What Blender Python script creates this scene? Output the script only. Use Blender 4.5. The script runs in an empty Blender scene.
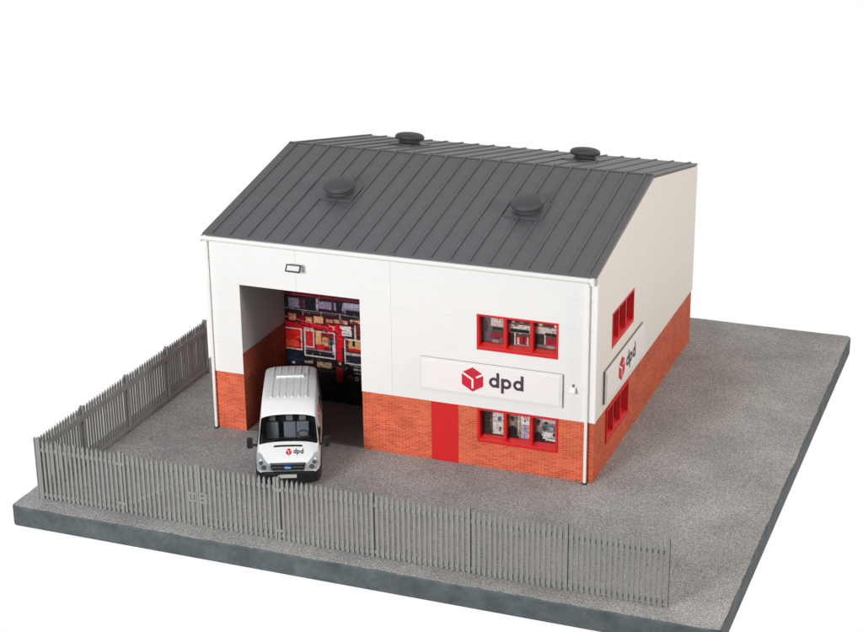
import bpy, bmesh, math, random
import numpy as np
from mathutils import Vector, Matrix
random.seed(7)
rng = np.random.default_rng(11)
scene = bpy.context.scene
COL = scene.collection

# ------------------------------------------------------------------ helpers
def srgb(r, g, b):
    f = lambda c: (c/255/12.92) if c/255 <= .04045 else ((c/255+.055)/1.055)**2.4
    return (f(r), f(g), f(b), 1.0)

class MB:
    """collects shapes; build() links them as ONE mesh object"""
    def __init__(s): s.v = []; s.f = []; s.m = []
    def add(s, vs, fs, mi=0):
        n = len(s.v); s.v += [tuple(map(float, v)) for v in vs]
        s.f += [tuple(n+i for i in f) for f in fs]; s.m += [mi]*len(fs); return s
    def box(s, x0, x1, y0, y1, z0, z1, mi=0):
        vs = [(x,y,z) for x in (x0,x1) for y in (y0,y1) for z in (z0,z1)]
        return s.add(vs, [(0,1,3,2),(4,6,7,5),(0,4,5,1),(2,3,7,6),(0,2,6,4),(1,5,7,3)], mi)
    def prism(s, pts, axis, a, b, mi=0):
        """polygon (2D) extruded along axis between a and b"""
        def P(p, t):
            return {'x': (t, p[0], p[1]), 'y': (p[0], t, p[1]), 'z': (p[0], p[1], t)}[axis]
        n = len(pts)
        vs = [P(p, a) for p in pts] + [P(p, b) for p in pts]
        fs = [tuple(range(n))[::-1], tuple(range(n, 2*n))]
        fs += [(i, (i+1) % n, n+(i+1) % n, n+i) for i in range(n)]
        return s.add(vs, fs, mi)
    def tube(s, p0, p1, r, n=10, r1=None, mi=0):
        p0 = Vector(p0); p1 = Vector(p1); d = (p1-p0).normalized()
        a = d.orthogonal().normalized(); b = d.cross(a); r1 = r if r1 is None else r1
        vs = [p0+(a*math.cos(t)+b*math.sin(t))*r for t in [2*math.pi*i/n for i in range(n)]]
        vs += [p1+(a*math.cos(t)+b*math.sin(t))*r1 for t in [2*math.pi*i/n for i in range(n)]]
        fs = [tuple(range(n))[::-1], tuple(range(n, 2*n))] + [(i, (i+1) % n, n+(i+1) % n, n+i) for i in range(n)]
        return s.add(vs, fs, mi)
    def lathe(s, prof, n=40, mi=0, M=None):
        """profile of (r, z) turned round z, then moved by M"""
        M = M or Matrix.Identity(4); vs = []; fs = []
        for r, z in prof:
            for i in range(n):
                t = 2*math.pi*i/n; vs.append(M @ Vector((r*math.cos(t), r*math.sin(t), z)))
        for k in range(len(prof)-1):
            for i in range(n):
                j = (i+1) % n; fs.append((k*n+i, k*n+j, (k+1)*n+j, (k+1)*n+i))
        fs.append(tuple(range(n))[::-1]); fs.append(tuple((len(prof)-1)*n+i for i in range(n)))
        return s.add(vs, fs, mi)
    def bar(s, p0, p1, w, h, up=(0,0,1), mi=0):
        p0 = Vector(p0); p1 = Vector(p1); d = (p1-p0).normalized(); u = Vector(up)
        r = d.cross(u).normalized()*w/2; u = r.cross(d).normalized()*h/2
        vs = [p+a*r+b*u for p in (p0,p1) for a,b in ((-1,-1),(1,-1),(1,1),(-1,1))]
        return s.add(vs, [(3,2,1,0),(4,5,6,7),(0,1,5,4),(1,2,6,5),(2,3,7,6),(3,0,4,7)], mi)
    def build(s, name, mats, parent=None, bevel=0, seg=2, smooth=False, subsurf=0):
        me = bpy.data.meshes.new(name); me.from_pydata(s.v, [], s.f); me.update()
        for m in (mats if isinstance(mats, (list, tuple)) else [mats]): me.materials.append(m)
        me.polygons.foreach_set('material_index', s.m)
        bm = bmesh.new(); bm.from_mesh(me); bmesh.ops.recalc_face_normals(bm, faces=bm.faces); bm.to_mesh(me); bm.free()
        o = bpy.data.objects.new(name, me); COL.objects.link(o)
        if parent: o.parent = parent
        if smooth: me.polygons.foreach_set('use_smooth', [True]*len(me.polygons))
        if subsurf:
            d = o.modifiers.new('sub', 'SUBSURF'); d.levels = d.render_levels = subsurf
        if bevel:
            b = o.modifiers.new('bevel', 'BEVEL'); b.width = bevel; b.segments = seg; b.limit_method = 'ANGLE'; b.angle_limit = math.radians(35)
        return o

def tag(o, label=None, cat=None, group=None, kind=None):
    for k, v in (('label', label), ('category', cat), ('group', group), ('kind', kind)):
        if v: o[k] = v
    return o
def thing(name, label, cat, loc=(0,0,0), rz=0, group=None):
    o = bpy.data.objects.new(name, None); COL.objects.link(o); o.empty_display_size = .2
    o.location = loc; o.rotation_euler = (0, 0, rz); return tag(o, label, cat, group)

def wall_cells(mb, conv, us, vs, holes, d0, d1, mi=0):
    """slab in (u,v) between depths d0 and d1 with rectangular holes; clean faces only"""
    us = sorted(set(us+[h[i] for h in holes for i in (0,1) if us[0] < h[i] < us[-1]]))
    vs = sorted(set(vs+[h[i] for h in holes for i in (2,3) if vs[0] < h[i] < vs[-1]]))
    def solid(i, j):
        if i < 0 or j < 0 or i >= len(us)-1 or j >= len(vs)-1: return False
        u = (us[i]+us[i+1])/2; v = (vs[j]+vs[j+1])/2
        return not any(h[0] < u < h[1] and h[2] < v < h[3] for h in holes)
    for i in range(len(us)-1):
        for j in range(len(vs)-1):
            if not solid(i, j): continue
            u0,u1,v0,v1 = us[i],us[i+1],vs[j],vs[j+1]
            q = lambda a: mb.add([conv(*p) for p in a], [(0,1,2,3)], mi)
            q([(u0,v0,d0),(u1,v0,d0),(u1,v1,d0),(u0,v1,d0)])
            q([(u0,v0,d1),(u0,v1,d1),(u1,v1,d1),(u1,v0,d1)])
            if not solid(i-1,j): q([(u0,v0,d0),(u0,v1,d0),(u0,v1,d1),(u0,v0,d1)])
            if not solid(i+1,j): q([(u1,v0,d0),(u1,v0,d1),(u1,v1,d1),(u1,v1,d0)])
            if not solid(i,j-1): q([(u0,v0,d0),(u0,v0,d1),(u1,v0,d1),(u1,v0,d0)])
            if not solid(i,j+1): q([(u0,v1,d0),(u1,v1,d0),(u1,v1,d1),(u0,v1,d1)])
FRONT = lambda u, v, d: (u, d, v)         # d runs into the building (+y)
SIDE = lambda u, v, d: (-d, u, v)         # d runs into the building (-x)
def clean(o):
    """weld a wall made of cells and fix its normals"""
    bm = bmesh.new(); bm.from_mesh(o.data); bmesh.ops.remove_doubles(bm, verts=bm.verts, dist=1e-4)
    bmesh.ops.recalc_face_normals(bm, faces=bm.faces); bm.to_mesh(o.data); bm.free(); return o

# ---------------------------------------------------------------- materials
def mat(name, color, rough=.6, metallic=0., spec=.5, noise=0., nscale=4., bump=0., bscale=30., coat=0.):
    m = bpy.data.materials.new(name); m.use_nodes = True; nt = m.node_tree; b = nt.nodes['Principled BSDF']
    c = srgb(*color) if max(color) > 1 else (*color, 1)
    b.inputs['Base Color'].default_value = c; b.inputs['Roughness'].default_value = rough
    b.inputs['Metallic'].default_value = metallic; b.inputs['Specular IOR Level'].default_value = spec
    b.inputs['Coat Weight'].default_value = coat
    tc = nt.nodes.new('ShaderNodeTexCoord')
    if noise:
        n = nt.nodes.new('ShaderNodeTexNoise'); n.inputs['Scale'].default_value = nscale; n.inputs['Detail'].default_value = 8
        n.inputs['Roughness'].default_value = .7
        nt.links.new(tc.outputs['Object'], n.inputs['Vector'])
        r = nt.nodes.new('ShaderNodeMapRange'); r.inputs['From Min'].default_value = .3; r.inputs['From Max'].default_value = .7
        r.inputs['To Min'].default_value = 1-noise; r.inputs['To Max'].default_value = 1+noise
        nt.links.new(n.outputs['Fac'], r.inputs['Value'])
        x = nt.nodes.new('ShaderNodeVectorMath'); x.operation = 'SCALE'; x.inputs[0].default_value = c[:3]
        nt.links.new(r.outputs['Result'], x.inputs['Scale']); nt.links.new(x.outputs[0], b.inputs['Base Color'])
    if bump:
        n2 = nt.nodes.new('ShaderNodeTexNoise'); n2.inputs['Scale'].default_value = bscale; n2.inputs['Detail'].default_value = 4
        nt.links.new(tc.outputs['Object'], n2.inputs['Vector'])
        bp = nt.nodes.new('ShaderNodeBump'); bp.inputs['Strength'].default_value = bump; bp.inputs['Distance'].default_value = .02
        nt.links.new(n2.outputs['Fac'], bp.inputs['Height']); nt.links.new(bp.outputs['Normal'], b.inputs['Normal'])
    return m

def ramp(nt, stops):
    r = nt.nodes.new('ShaderNodeValToRGB'); el = r.color_ramp.elements
    while len(el) < len(stops): el.new(.5)
    for e, (p, c) in zip(el, stops): e.position = p; e.color = c
    return r

def ground_mat():
    m = bpy.data.materials.new('speckled_grit'); m.use_nodes = True; nt = m.node_tree; b = nt.nodes['Principled BSDF']
    tc = nt.nodes.new('ShaderNodeTexCoord'); L = nt.links.new
    n = nt.nodes.new('ShaderNodeTexNoise'); n.inputs['Scale'].default_value = 29; n.inputs['Detail'].default_value = 3; n.inputs['Roughness'].default_value = .85
    L(tc.outputs['Object'], n.inputs['Vector'])
    r = ramp(nt, [(.30, srgb(76,75,74)), (.45, srgb(146,145,145)), (.55, srgb(168,167,166)), (.72, srgb(234,231,227))]); L(n.outputs['Fac'], r.inputs['Fac'])
    # dark and pale single grains
    vo = nt.nodes.new('ShaderNodeTexVoronoi'); vo.inputs['Scale'].default_value = 33; L(tc.outputs['Object'], vo.inputs['Vector'])
    sp = nt.nodes.new('ShaderNodeSeparateColor'); L(vo.outputs['Color'], sp.inputs['Color'])
    mr = nt.nodes.new('ShaderNodeMapRange'); mr.inputs['To Min'].default_value = .66; mr.inputs['To Max'].default_value = 1.36; L(sp.outputs['Red'], mr.inputs['Value'])
    # broad worn patches of the paper
    n2 = nt.nodes.new('ShaderNodeTexNoise'); n2.inputs['Scale'].default_value = .42; n2.inputs['Detail'].default_value = 4; L(tc.outputs['Object'], n2.inputs['Vector'])
    m2 = nt.nodes.new('ShaderNodeMapRange'); m2.inputs['From Min'].default_value = .3; m2.inputs['From Max'].default_value = .7
    m2.inputs['To Min'].default_value = .78; m2.inputs['To Max'].default_value = 1.12; L(n2.outputs['Fac'], m2.inputs['Value'])
    mu = nt.nodes.new('ShaderNodeMath'); mu.operation = 'MULTIPLY'; L(mr.outputs[0], mu.inputs[0]); L(m2.outputs[0], mu.inputs[1])
    sc = nt.nodes.new('ShaderNodeVectorMath'); sc.operation = 'SCALE'; L(r.outputs['Color'], sc.inputs[0]); L(mu.outputs[0], sc.inputs['Scale'])
    L(sc.outputs[0], b.inputs['Base Color']); b.inputs['Roughness'].default_value = .9; b.inputs['Specular IOR Level'].default_value = .2
    bp = nt.nodes.new('ShaderNodeBump'); bp.inputs['Strength'].default_value = .5; bp.inputs['Distance'].default_value = .03
    L(n.outputs['Fac'], bp.inputs['Height']); L(bp.outputs['Normal'], b.inputs['Normal'])
    return m

def brick_mat(name, gain=1.):
    m = bpy.data.materials.new(name); m.use_nodes = True; nt = m.node_tree; b = nt.nodes['Principled BSDF']; L = nt.links.new
    tc = nt.nodes.new('ShaderNodeTexCoord'); sx = nt.nodes.new('ShaderNodeSeparateXYZ'); cb = nt.nodes.new('ShaderNodeCombineXYZ')
    L(tc.outputs['Object'], sx.inputs[0]); L(sx.outputs['Z'], cb.inputs['Y'])
    # courses run along x on walls facing y, along y on walls facing x
    sn = nt.nodes.new('ShaderNodeSeparateXYZ'); L(tc.outputs['Normal'], sn.inputs[0])
    ab = nt.nodes.new('ShaderNodeMath'); ab.operation = 'ABSOLUTE'; L(sn.outputs['X'], ab.inputs[0])
    gt = nt.nodes.new('ShaderNodeMath'); gt.operation = 'GREATER_THAN'; gt.inputs[1].default_value = .5; L(ab.outputs[0], gt.inputs[0])
    mxu = nt.nodes.new('ShaderNodeMix'); L(gt.outputs[0], mxu.inputs[0]); L(sx.outputs['X'], mxu.inputs[2]); L(sx.outputs['Y'], mxu.inputs[3]); L(mxu.outputs[0], cb.inputs['X'])
    br = nt.nodes.new('ShaderNodeTexBrick'); L(cb.outputs[0], br.inputs['Vector'])
    br.inputs['Scale'].default_value = 1; br.inputs['Brick Width'].default_value = .21; br.inputs['Row Height'].default_value = .0623
    br.inputs['Mortar Size'].default_value = .009; br.inputs['Mortar Smooth'].default_value = .25; br.inputs['Bias'].default_value = .15
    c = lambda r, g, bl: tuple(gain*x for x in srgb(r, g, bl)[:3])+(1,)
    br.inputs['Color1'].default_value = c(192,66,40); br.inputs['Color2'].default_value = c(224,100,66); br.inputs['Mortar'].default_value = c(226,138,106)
    n = nt.nodes.new('ShaderNodeTexNoise'); n.inputs['Scale'].default_value = 1.6; n.inputs['Detail'].default_value = 6; L(cb.outputs[0], n.inputs['Vector'])
    mr = nt.nodes.new('ShaderNodeMapRange'); mr.inputs['From Min'].default_value = .3; mr.inputs['From Max'].default_value = .7
    mr.inputs['To Min'].default_value = .86; mr.inputs['To Max'].default_value = 1.14; L(n.outputs['Fac'], mr.inputs['Value'])
    sc = nt.nodes.new('ShaderNodeVectorMath'); sc.operation = 'SCALE'; L(br.outputs['Color'], sc.inputs[0]); L(mr.outputs[0], sc.inputs['Scale'])
    L(sc.outputs[0], b.inputs['Base Color']); b.inputs['Roughness'].default_value = .75; b.inputs['Specular IOR Level'].default_value = .3
    bp = nt.nodes.new('ShaderNodeBump'); bp.inputs['Strength'].default_value = .6; bp.inputs['Distance'].default_value = .015; bp.invert = True
    L(br.outputs['Fac'], bp.inputs['Height']); L(bp.outputs['Normal'], b.inputs['Normal'])
    return m

def print_mat(name, rough=.35):
    m = bpy.data.materials.new(name); m.use_nodes = True; nt = m.node_tree; b = nt.nodes['Principled BSDF']
    a = nt.nodes.new('ShaderNodeVertexColor'); a.layer_name = 'ink'; nt.links.new(a.outputs['Color'], b.inputs['Base Color'])
    b.inputs['Roughness'].default_value = rough; b.inputs['Specular IOR Level'].default_value = .3
    return m

def pane_mat(name, tint=(1,1,1), gloss=.06):
    m = bpy.data.materials.new(name); m.use_nodes = True; nt = m.node_tree; nt.nodes.remove(nt.nodes['Principled BSDF']); L = nt.links.new
    t = nt.nodes.new('ShaderNodeBsdfTransparent'); t.inputs['Color'].default_value = (*tint, 1)
    g = nt.nodes.new('ShaderNodeBsdfGlossy'); g.inputs['Roughness'].default_value = .08
    f = nt.nodes.new('ShaderNodeFresnel'); f.inputs['IOR'].default_value = 1.35
    mx = nt.nodes.new('ShaderNodeMixShader'); L(f.outputs[0], mx.inputs[0]); L(t.outputs[0], mx.inputs[1]); L(g.outputs[0], mx.inputs[2])
    L(mx.outputs[0], nt.nodes['Material Output'].inputs['Surface']); return m

M = dict(
  ground=ground_mat(),
  board=mat('painted_board_edge', (82,90,94), .75, noise=.42, nscale=1.5, bump=.7, bscale=11),
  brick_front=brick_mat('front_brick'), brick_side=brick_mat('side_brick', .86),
  white=mat('white_cladding', (238,237,236), .5, noise=.012, nscale=1.2),
  cream=mat('white_card', (236,230,224), .6, noise=.012, nscale=.8),
  trim=mat('white_plastic_trim', (243,243,241), .4),
  roof=mat('dark_grey_roof', (90,91,96), .5, noise=.10, nscale=2.5, bump=.15, bscale=40),
  vent=mat('grey_vent_plastic', (72,74,78), .6, noise=.08, nscale=8, bump=.2, bscale=25),
  red=mat('red_plastic', (214,26,30), .45, noise=.03, nscale=6),
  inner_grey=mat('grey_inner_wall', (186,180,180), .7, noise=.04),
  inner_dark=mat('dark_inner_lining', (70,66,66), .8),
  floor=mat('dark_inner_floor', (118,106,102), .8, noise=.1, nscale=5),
  sign=mat('sign_face', (243,238,236), .5), sign_frame=mat('sign_frame', (232,231,228), .45), sign_side=mat('sign_side', (116,112,108), .6),
  logo_top=mat('logo_red', (206,24,52), .5), ink=mat('dark_lettering', (72,58,72), .5), logo_white=mat('logo_white', (246,240,238), .5),
  fence=mat('grey_fence_plastic', (140,140,138), .6, noise=.10, nscale=3, bump=.1, bscale=30),
  dark=mat('black_plastic', (30,30,32), .5), lamp_frame=mat('dark_lamp_frame', (52,50,50), .5), lamp_glass=mat('pale_lamp_glass', (226,227,228), .25),
  van=mat('white_van_paint', (238,239,242), .28, coat=.4), van_black=mat('van_black_trim', (24,25,27), .45),
  tyre=mat('tyre_rubber', (24,24,24), .85), rim=mat('silver_rim', (150,152,156), .35, .7), chrome=mat('grey_chrome', (150,152,150), .25, .8),
  lens=mat('headlight_lens', (176,182,190), .12, .25, coat=.6), lens_dark=mat('headlight_bowl', (96,102,112), .2, .4), seat=mat('grey_seat', (168,170,176), .8), cabin=mat('dark_cabin', (34,35,38), .8),
  blue=mat('blue_badge', (40,92,170), .3), plate=mat('pale_plate', (205,205,200), .4), glass=pane_mat('clear_pane'), screen=pane_mat('tinted_screen', (.62,.66,.68)),
  ink_print=print_mat('printed_scene'),
)

# ------------------------------------------------------- flat printed sheets
def print_sheet(name, parent, x0, x1, z0, z1, shapes, base, cell, y, blur=1, name_dx=0):
    """a flat printed picture standing at depth y: one sheet of small inked cells"""
    nx = int(round((x1-x0)/cell)); nz = int(round((z1-z0)/cell))
    X = x0+(np.arange(nx)+.5)*(x1-x0)/nx; Z = z0+(np.arange(nz)+.5)*(z1-z0)/nz; XX, ZZ = np.meshgrid(X, Z)
    img = np.empty((nz, nx, 3)); img[:] = base
    for s in shapes:
        if s[0] == 'l':                        # a slanting band: ends, width
            t = (XX-s[1])/(s[3]-s[1]); k = (t > 0) & (t < 1) & (abs(ZZ-s[2]-t*(s[4]-s[2])) < s[5]/2)
        elif s[0] == 'e':
            k = ((XX-s[1])/s[3])**2+((ZZ-s[2])/s[4])**2 < 1
        else:
            k = (XX > s[1]) & (XX < s[3]) & (ZZ > s[2]) & (ZZ < s[4])
            if s[0] == 'f':
                t = .045; k &= ~((XX > s[1]+t) & (XX < s[3]-t) & (ZZ > s[2]+t) & (ZZ < s[4]-t))
        img[k] = s[-1]
    k = int(max(0, (min(s[1]-(s[3] if s[0] == 'e' else 0) for s in shapes if s[0] != 'l')-x0)/cell))+7   # run the picture out to its edge
    if k < nx//4 and not name_dx: img[:, :k] = img[:, k:k+1]
    for _ in range(int(nx*nz*.016)):          # the clutter of a real picture: small scraps of neighbouring tones
        i, j = rng.integers(0, nz-1), rng.integers(0, nx-1); a, w = rng.integers(1, 4), rng.integers(1, 5)
        si, sj = np.clip(i+rng.integers(-9, 10), 0, nz-1), np.clip(j+rng.integers(-12, 13), 0, nx-1)
        img[i:i+a, j:j+w] = .45*img[i:i+a, j:j+w]+.55*img[si, sj]*rng.uniform(.55, 1.35)
    for _ in range(int(nx*nz*.006)):          # thin rails, edges and cables
        i, j = rng.integers(1, nz-1), rng.integers(0, nx-4); n = rng.integers(3, 16); g = rng.choice([.35, .5, 1.35, 1.6])
        if rng.random() < .6: img[i, j:j+n] = np.clip(img[i, j:j+n]*g, 8, 235)
        else: img[i:i+n, j] = np.clip(img[i:i+n, j]*g, 8, 235)
    for _ in range(blur):
        p = np.pad(img, ((1,1),(1,1),(0,0)), 'edge'); img = (p[1:-1,1:-1]*4+p[:-2,1:-1]+p[2:,1:-1]+p[1:-1,:-2]+p[1:-1,2:])/8
    # print grain and small random detail
    g = rng.normal(0, 1, (nz, nx, 1)); p = np.pad(g, ((1,1),(1,1),(0,0)), 'edge'); g2 = (p[1:-1,1:-1]+p[:-2,1:-1]+p[2:,1:-1]+p[1:-1,:-2]+p[1:-1,2:])/2.2
    img = np.clip(img*(1+.05*g2), 4, 250)/255
    lin = np.where(img <= .04045, img/12.92, ((img+.055)/1.055)**2.4)
    gx = np.linspace(x0, x1, nx+1); gz = np.linspace(z0, z1, nz+1)
    vs = [(a, y, b) for b in gz for a in gx]; W = nx+1
    fs = [(j*W+i, j*W+i+1, (j+1)*W+i+1, (j+1)*W+i) for j in range(nz) for i in range(nx)]
    me = bpy.data.meshes.new(name); me.from_pydata(vs, [], fs); me.materials.append(M['ink_print'])
    ca = me.color_attributes.new('ink', 'FLOAT_COLOR', 'CORNER')
    c = np.ones((nz*nx, 4)); c[:, :3] = lin.reshape(-1, 3); ca.data.foreach_set('color', np.repeat(c, 4, axis=0).ravel())
    o = bpy.data.objects.new(name, me); COL.objects.link(o); o.parent = parent; return o

# printed pictures: (shape, left, bottom, right, top, ink) or (ellipse, x, z, rx, rz, ink)
DOCK1 = [
  ('r', -10.881, 3.497, -8.298, 3.648, (80, 28, 38)),
  ('r', -10.852, 3.484, -8.348, 3.513, (176, 24, 40)),
  ('r', -10.824, 3.068, -8.359, 3.385, (128, 116, 140)),
  ('r', -10.465, 2.99, -10.278, 3.401, (66, 28, 42)),
  ('r', -10.262, 3.027, -9.869, 3.393, (24, 20, 30)),
  ('r', -9.853, 3.048, -9.801, 3.448, (160, 150, 168)),
  ('r', -9.333, 3.063, -9.251, 3.422, (52, 30, 36)),
  ('r', -9.182, 3.083, -8.982, 3.417, (22, 20, 30)),
  ('r', -8.931, 3.224, -8.355, 3.421, (168, 158, 178)),
  ('r', -9.798, 3.035, -8.893, 3.121, (38, 14, 20)),
  ('r', -8.845, 3.019, -8.361, 3.187, (26, 18, 24)),
  ('r', -10.879, 2.543, -8.374, 2.897, (62, 16, 24)),
  ('r', -10.877, 2.983, -8.362, 2.94, (148, 132, 142)),
  ('r', -10.879, 2.969, -8.362, 2.89, (60, 20, 28)),
  ('r', -10.346, 2.821, -10.315, 2.982, (150, 136, 146)),
  ('r', -9.717, 2.84, -9.676, 3.016, (140, 126, 136)),
  ('r', -9.078, 2.847, -9.033, 3.028, (150, 136, 146)),
  ('r', -10.83, 2.664, -10.564, 2.847, (176, 112, 84)),
  ('r', -10.817, 2.625, -10.617, 2.739, (200, 150, 116)),
  ('r', -10.507, 2.639, -10.288, 2.797, (120, 14, 26)),
  ('r', -10.252, 2.602, -10.004, 2.786, (186, 122, 90)),
  ('r', -10.186, 2.657, -10.035, 2.711, (214, 170, 140)),
  ('r', -9.96, 2.632, -9.63, 2.854, (208, 152, 112)),
  ('r', -9.539, 2.683, -9.297, 2.808, (186, 130, 100)),
  ('r', -9.269, 2.704, -8.786, 2.825, (190, 150, 116)),
  ('r', -9.084, 2.7, -8.954, 2.815, (140, 70, 60)),
  ('r', -8.714, 2.766, -8.367, 2.887, (196, 156, 124)),
  ('r', -8.666, 2.769, -8.451, 2.827, (150, 40, 46)),
  ('r', -10.893, 2.399, -9.509, 2.584, (202, 18, 34)),
  ('r', -9.528, 2.158, -9.072, 2.628, (204, 18, 34)),
  ('r', -10.895, 2.263, -10.324, 2.524, (190, 20, 34)),
  ('r', -9.224, 1.905, -8.978, 2.666, (206, 18, 34)),
  ('r', -9.772, 2.356, -9.538, 2.432, (40, 26, 32)),
  ('e', -9.639, 2.357, 0.083, 0.057, (214, 206, 206)),
  ('e', -9.297, 2.492, 0.041, 0.057, (222, 214, 212)),
  ('r', -9.445, 2.56, -9.227, 2.589, (216, 190, 190)),
  ('r', -8.635, 2.247, -8.382, 2.74, (80, 30, 40)),
  ('r', -8.586, 2.229, -8.516, 2.713, (206, 190, 186)),
  ('r', -8.469, 2.372, -8.428, 2.695, (200, 40, 50)),
  ('r', -9.056, 2.307, -8.677, 2.638, (222, 216, 210)),
  ('r', -8.669, 2.266, -8.612, 2.604, (52, 36, 40)),
  ('r', -9.062, 2.264, -8.632, 2.258, (44, 32, 36)),
  ('e', -9.001, 2.48, 0.016, 0.021, (60, 50, 50)),
  ('e', -8.866, 2.497, 0.016, 0.021, (60, 50, 50)),
]
DOCK2 = [
  ('r', -11.024, 0.216, -8.169, 1.595, (32, 26, 27)),
  ('r', -10.897, 1.641, -10.386, 2.285, (226, 40, 38)),
  ('r', -10.853, 1.736, -10.516, 1.954, (240, 84, 64)),
  ('r', -10.807, 2.084, -10.425, 2.147, (214, 20, 34)),
  ('r', -10.356, 1.721, -9.202, 2.39, (118, 26, 34)),
  ('r', -10.261, 1.801, -10.016, 2.365, (190, 40, 44)),
  ('r', -9.919, 1.895, -9.727, 2.352, (214, 160, 110)),
  ('r', -9.698, 1.871, -9.481, 2.177, (200, 146, 104)),
  ('r', -9.897, 1.701, -9.638, 1.928, (196, 36, 44)),
  ('r', -9.47, 1.751, -9.257, 2.169, (96, 84, 100)),
  ('r', -9.413, 1.588, -9.369, 2.176, (20, 20, 26)),
  ('r', -9.345, 1.604, -9.243, 1.963, (196, 190, 198)),
  ('r', -10.286, 1.695, -9.259, 1.728, (186, 176, 178)),
  ('r', -10.272, 1.508, -9.265, 1.618, (26, 26, 34)),
  ('f', -10.318, 1.473, -9.248, 2.376, (214, 206, 204)),
  ('f', -10.316, 1.77, -9.971, 2.432, (206, 196, 196)),
  ('f', -10.893, 1.641, -10.386, 2.378, (222, 210, 206)),
  ('r', -9.194, 1.429, -9.018, 2.536, (206, 18, 34)),
  ('r', -8.942, 1.387, -8.364, 2.2, (60, 30, 34)),
  ('r', -8.791, 1.87, -8.351, 2.201, (206, 160, 116)),
  ('r', -8.661, 1.997, -8.565, 2.181, (30, 24, 24)),
  ('r', -8.906, 1.771, -8.823, 2.13, (96, 40, 46)),
  ('r', -8.837, 1.833, -8.352, 1.918, (200, 30, 40)),
  ('r', -8.917, 1.685, -8.356, 1.777, (176, 166, 170)),
  ('r', -8.921, 1.424, -8.363, 1.647, (34, 38, 52)),
  ('f', -8.948, 1.378, -8.29, 2.236, (216, 208, 206)),
  ('r', -10.909, 1.136, -10.364, 1.572, (34, 40, 58)),
  ('r', -10.769, 1.145, -10.664, 1.233, (196, 200, 208)),
  ('r', -10.484, 1.119, -10.349, 1.59, (24, 26, 34)),
  ('r', -10.243, 1.167, -10.136, 1.378, (16, 14, 18)),
  ('r', -10.341, 1.229, -10.037, 1.328, (150, 130, 116)),
  ('r', -9.9, 1.136, -9.392, 1.33, (178, 152, 122)),
  ('r', -9.903, 1.264, -9.387, 1.247, (60, 48, 46)),
  ('r', -10.032, 1.066, -9.909, 1.369, (18, 16, 18)),
  ('r', -9.383, 1.074, -9.299, 1.38, (20, 18, 20)),
  ('e', -9.1, 1.355, 0.052, 0.052, (170, 170, 170)),
  ('r', -9.237, 0.729, -9.017, 1.232, (158, 16, 30)),
  ('e', -8.751, 1.036, 0.18, 0.203, (14, 13, 16)),
  ('e', -8.754, 0.923, 0.087, 0.093, (46, 40, 44)),
  ('e', -8.565, 0.912, 0.139, 0.151, (18, 17, 20)),
  ('e', -8.539, 0.908, 0.07, 0.075, (128, 126, 128)),
  ('e', -8.539, 0.908, 0.035, 0.038, (40, 38, 40)),
  ('r', -8.639, 1.19, -8.388, 1.257, (158, 152, 152)),
  ('r', -8.628, 1.078, -8.391, 1.109, (140, 134, 136)),
  ('r', -9.047, 1.128, -8.899, 1.22, (60, 60, 66)),
  ('r', -9.929, 1.02, -9.281, 1.044, (66, 58, 56)),
  ('r', -10.056, 0.785, -9.213, 0.744, (46, 38, 38)),
]
UP = [
  ('r', -3.436, 3.788, -1.076, 4.707, (86, 70, 70)),
  ('r', -3.374, 3.862, -3.101, 4.589, (104, 92, 104)),
  ('e', -3.29, 4.304, 0.059, 0.183, (70, 60, 66)),
  ('r', -3.144, 4.327, -2.769, 4.575, (206, 188, 178)),
  ('r', -3.123, 4.574, -2.811, 4.64, (120, 40, 44)),
  ('e', -2.894, 4.564, 0.044, 0.029, (226, 150, 70)),
  ('r', -3.094, 4.235, -2.76, 4.286, (26, 22, 24)),
  ('r', -3.152, 3.948, -2.759, 4.127, (160, 26, 44)),
  ('r', -3.06, 3.879, -2.968, 4.028, (90, 70, 70)),
  ('e', -2.997, 3.875, 0.11, 0.059, (150, 140, 132)),
  ('r', -2.872, 3.815, -2.809, 4.019, (120, 110, 108)),
  ('r', -2.645, 4.533, -1.965, 4.594, (92, 30, 38)),
  ('e', -2.48, 4.54, 0.051, 0.026, (206, 190, 180)),
  ('e', -2.232, 4.541, 0.066, 0.026, (180, 140, 130)),
  ('r', -2.636, 4.219, -1.962, 4.461, (214, 200, 188)),
  ('e', -2.396, 4.437, 0.073, 0.037, (120, 100, 96)),
  ('r', -2.561, 4.232, -1.995, 4.328, (20, 20, 22)),
  ('r', -2.643, 3.875, -2.414, 4.166, (40, 36, 40)),
  ('r', -2.428, 3.82, -1.958, 4.134, (158, 24, 42)),
  ('r', -2.353, 3.839, -2.293, 4.085, (210, 196, 190)),
  ('r', -2.188, 3.839, -2.136, 4.14, (70, 24, 30)),
  ('r', -2.072, 3.875, -2.02, 4.121, (196, 180, 176)),
  ('r', -2.444, 3.824, -2.409, 4.2, (220, 214, 208)),
  ('r', -2.393, 3.799, -1.958, 3.877, (150, 140, 134)),
  ('r', -1.842, 4.531, -1.148, 4.59, (96, 40, 46)),
  ('e', -1.678, 4.548, 0.073, 0.029, (206, 190, 180)),
  ('e', -1.413, 4.539, 0.088, 0.029, (60, 40, 44)),
  ('e', -1.23, 4.541, 0.044, 0.044, (230, 220, 212)),
  ('r', -1.82, 4.273, -1.144, 4.48, (208, 192, 180)),
  ('r', -1.532, 4.223, -1.144, 4.315, (22, 22, 24)),
  ('r', -1.802, 3.958, -1.544, 4.239, (38, 38, 46)),
  ('r', -1.547, 3.947, -1.139, 4.18, (164, 22, 42)),
  ('r', -1.556, 3.919, -1.519, 4.25, (214, 206, 202)),
  ('r', -1.795, 3.864, -1.138, 3.955, (120, 104, 100)),
  ('e', -1.363, 3.897, 0.146, 0.044, (160, 150, 144)),
]
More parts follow.
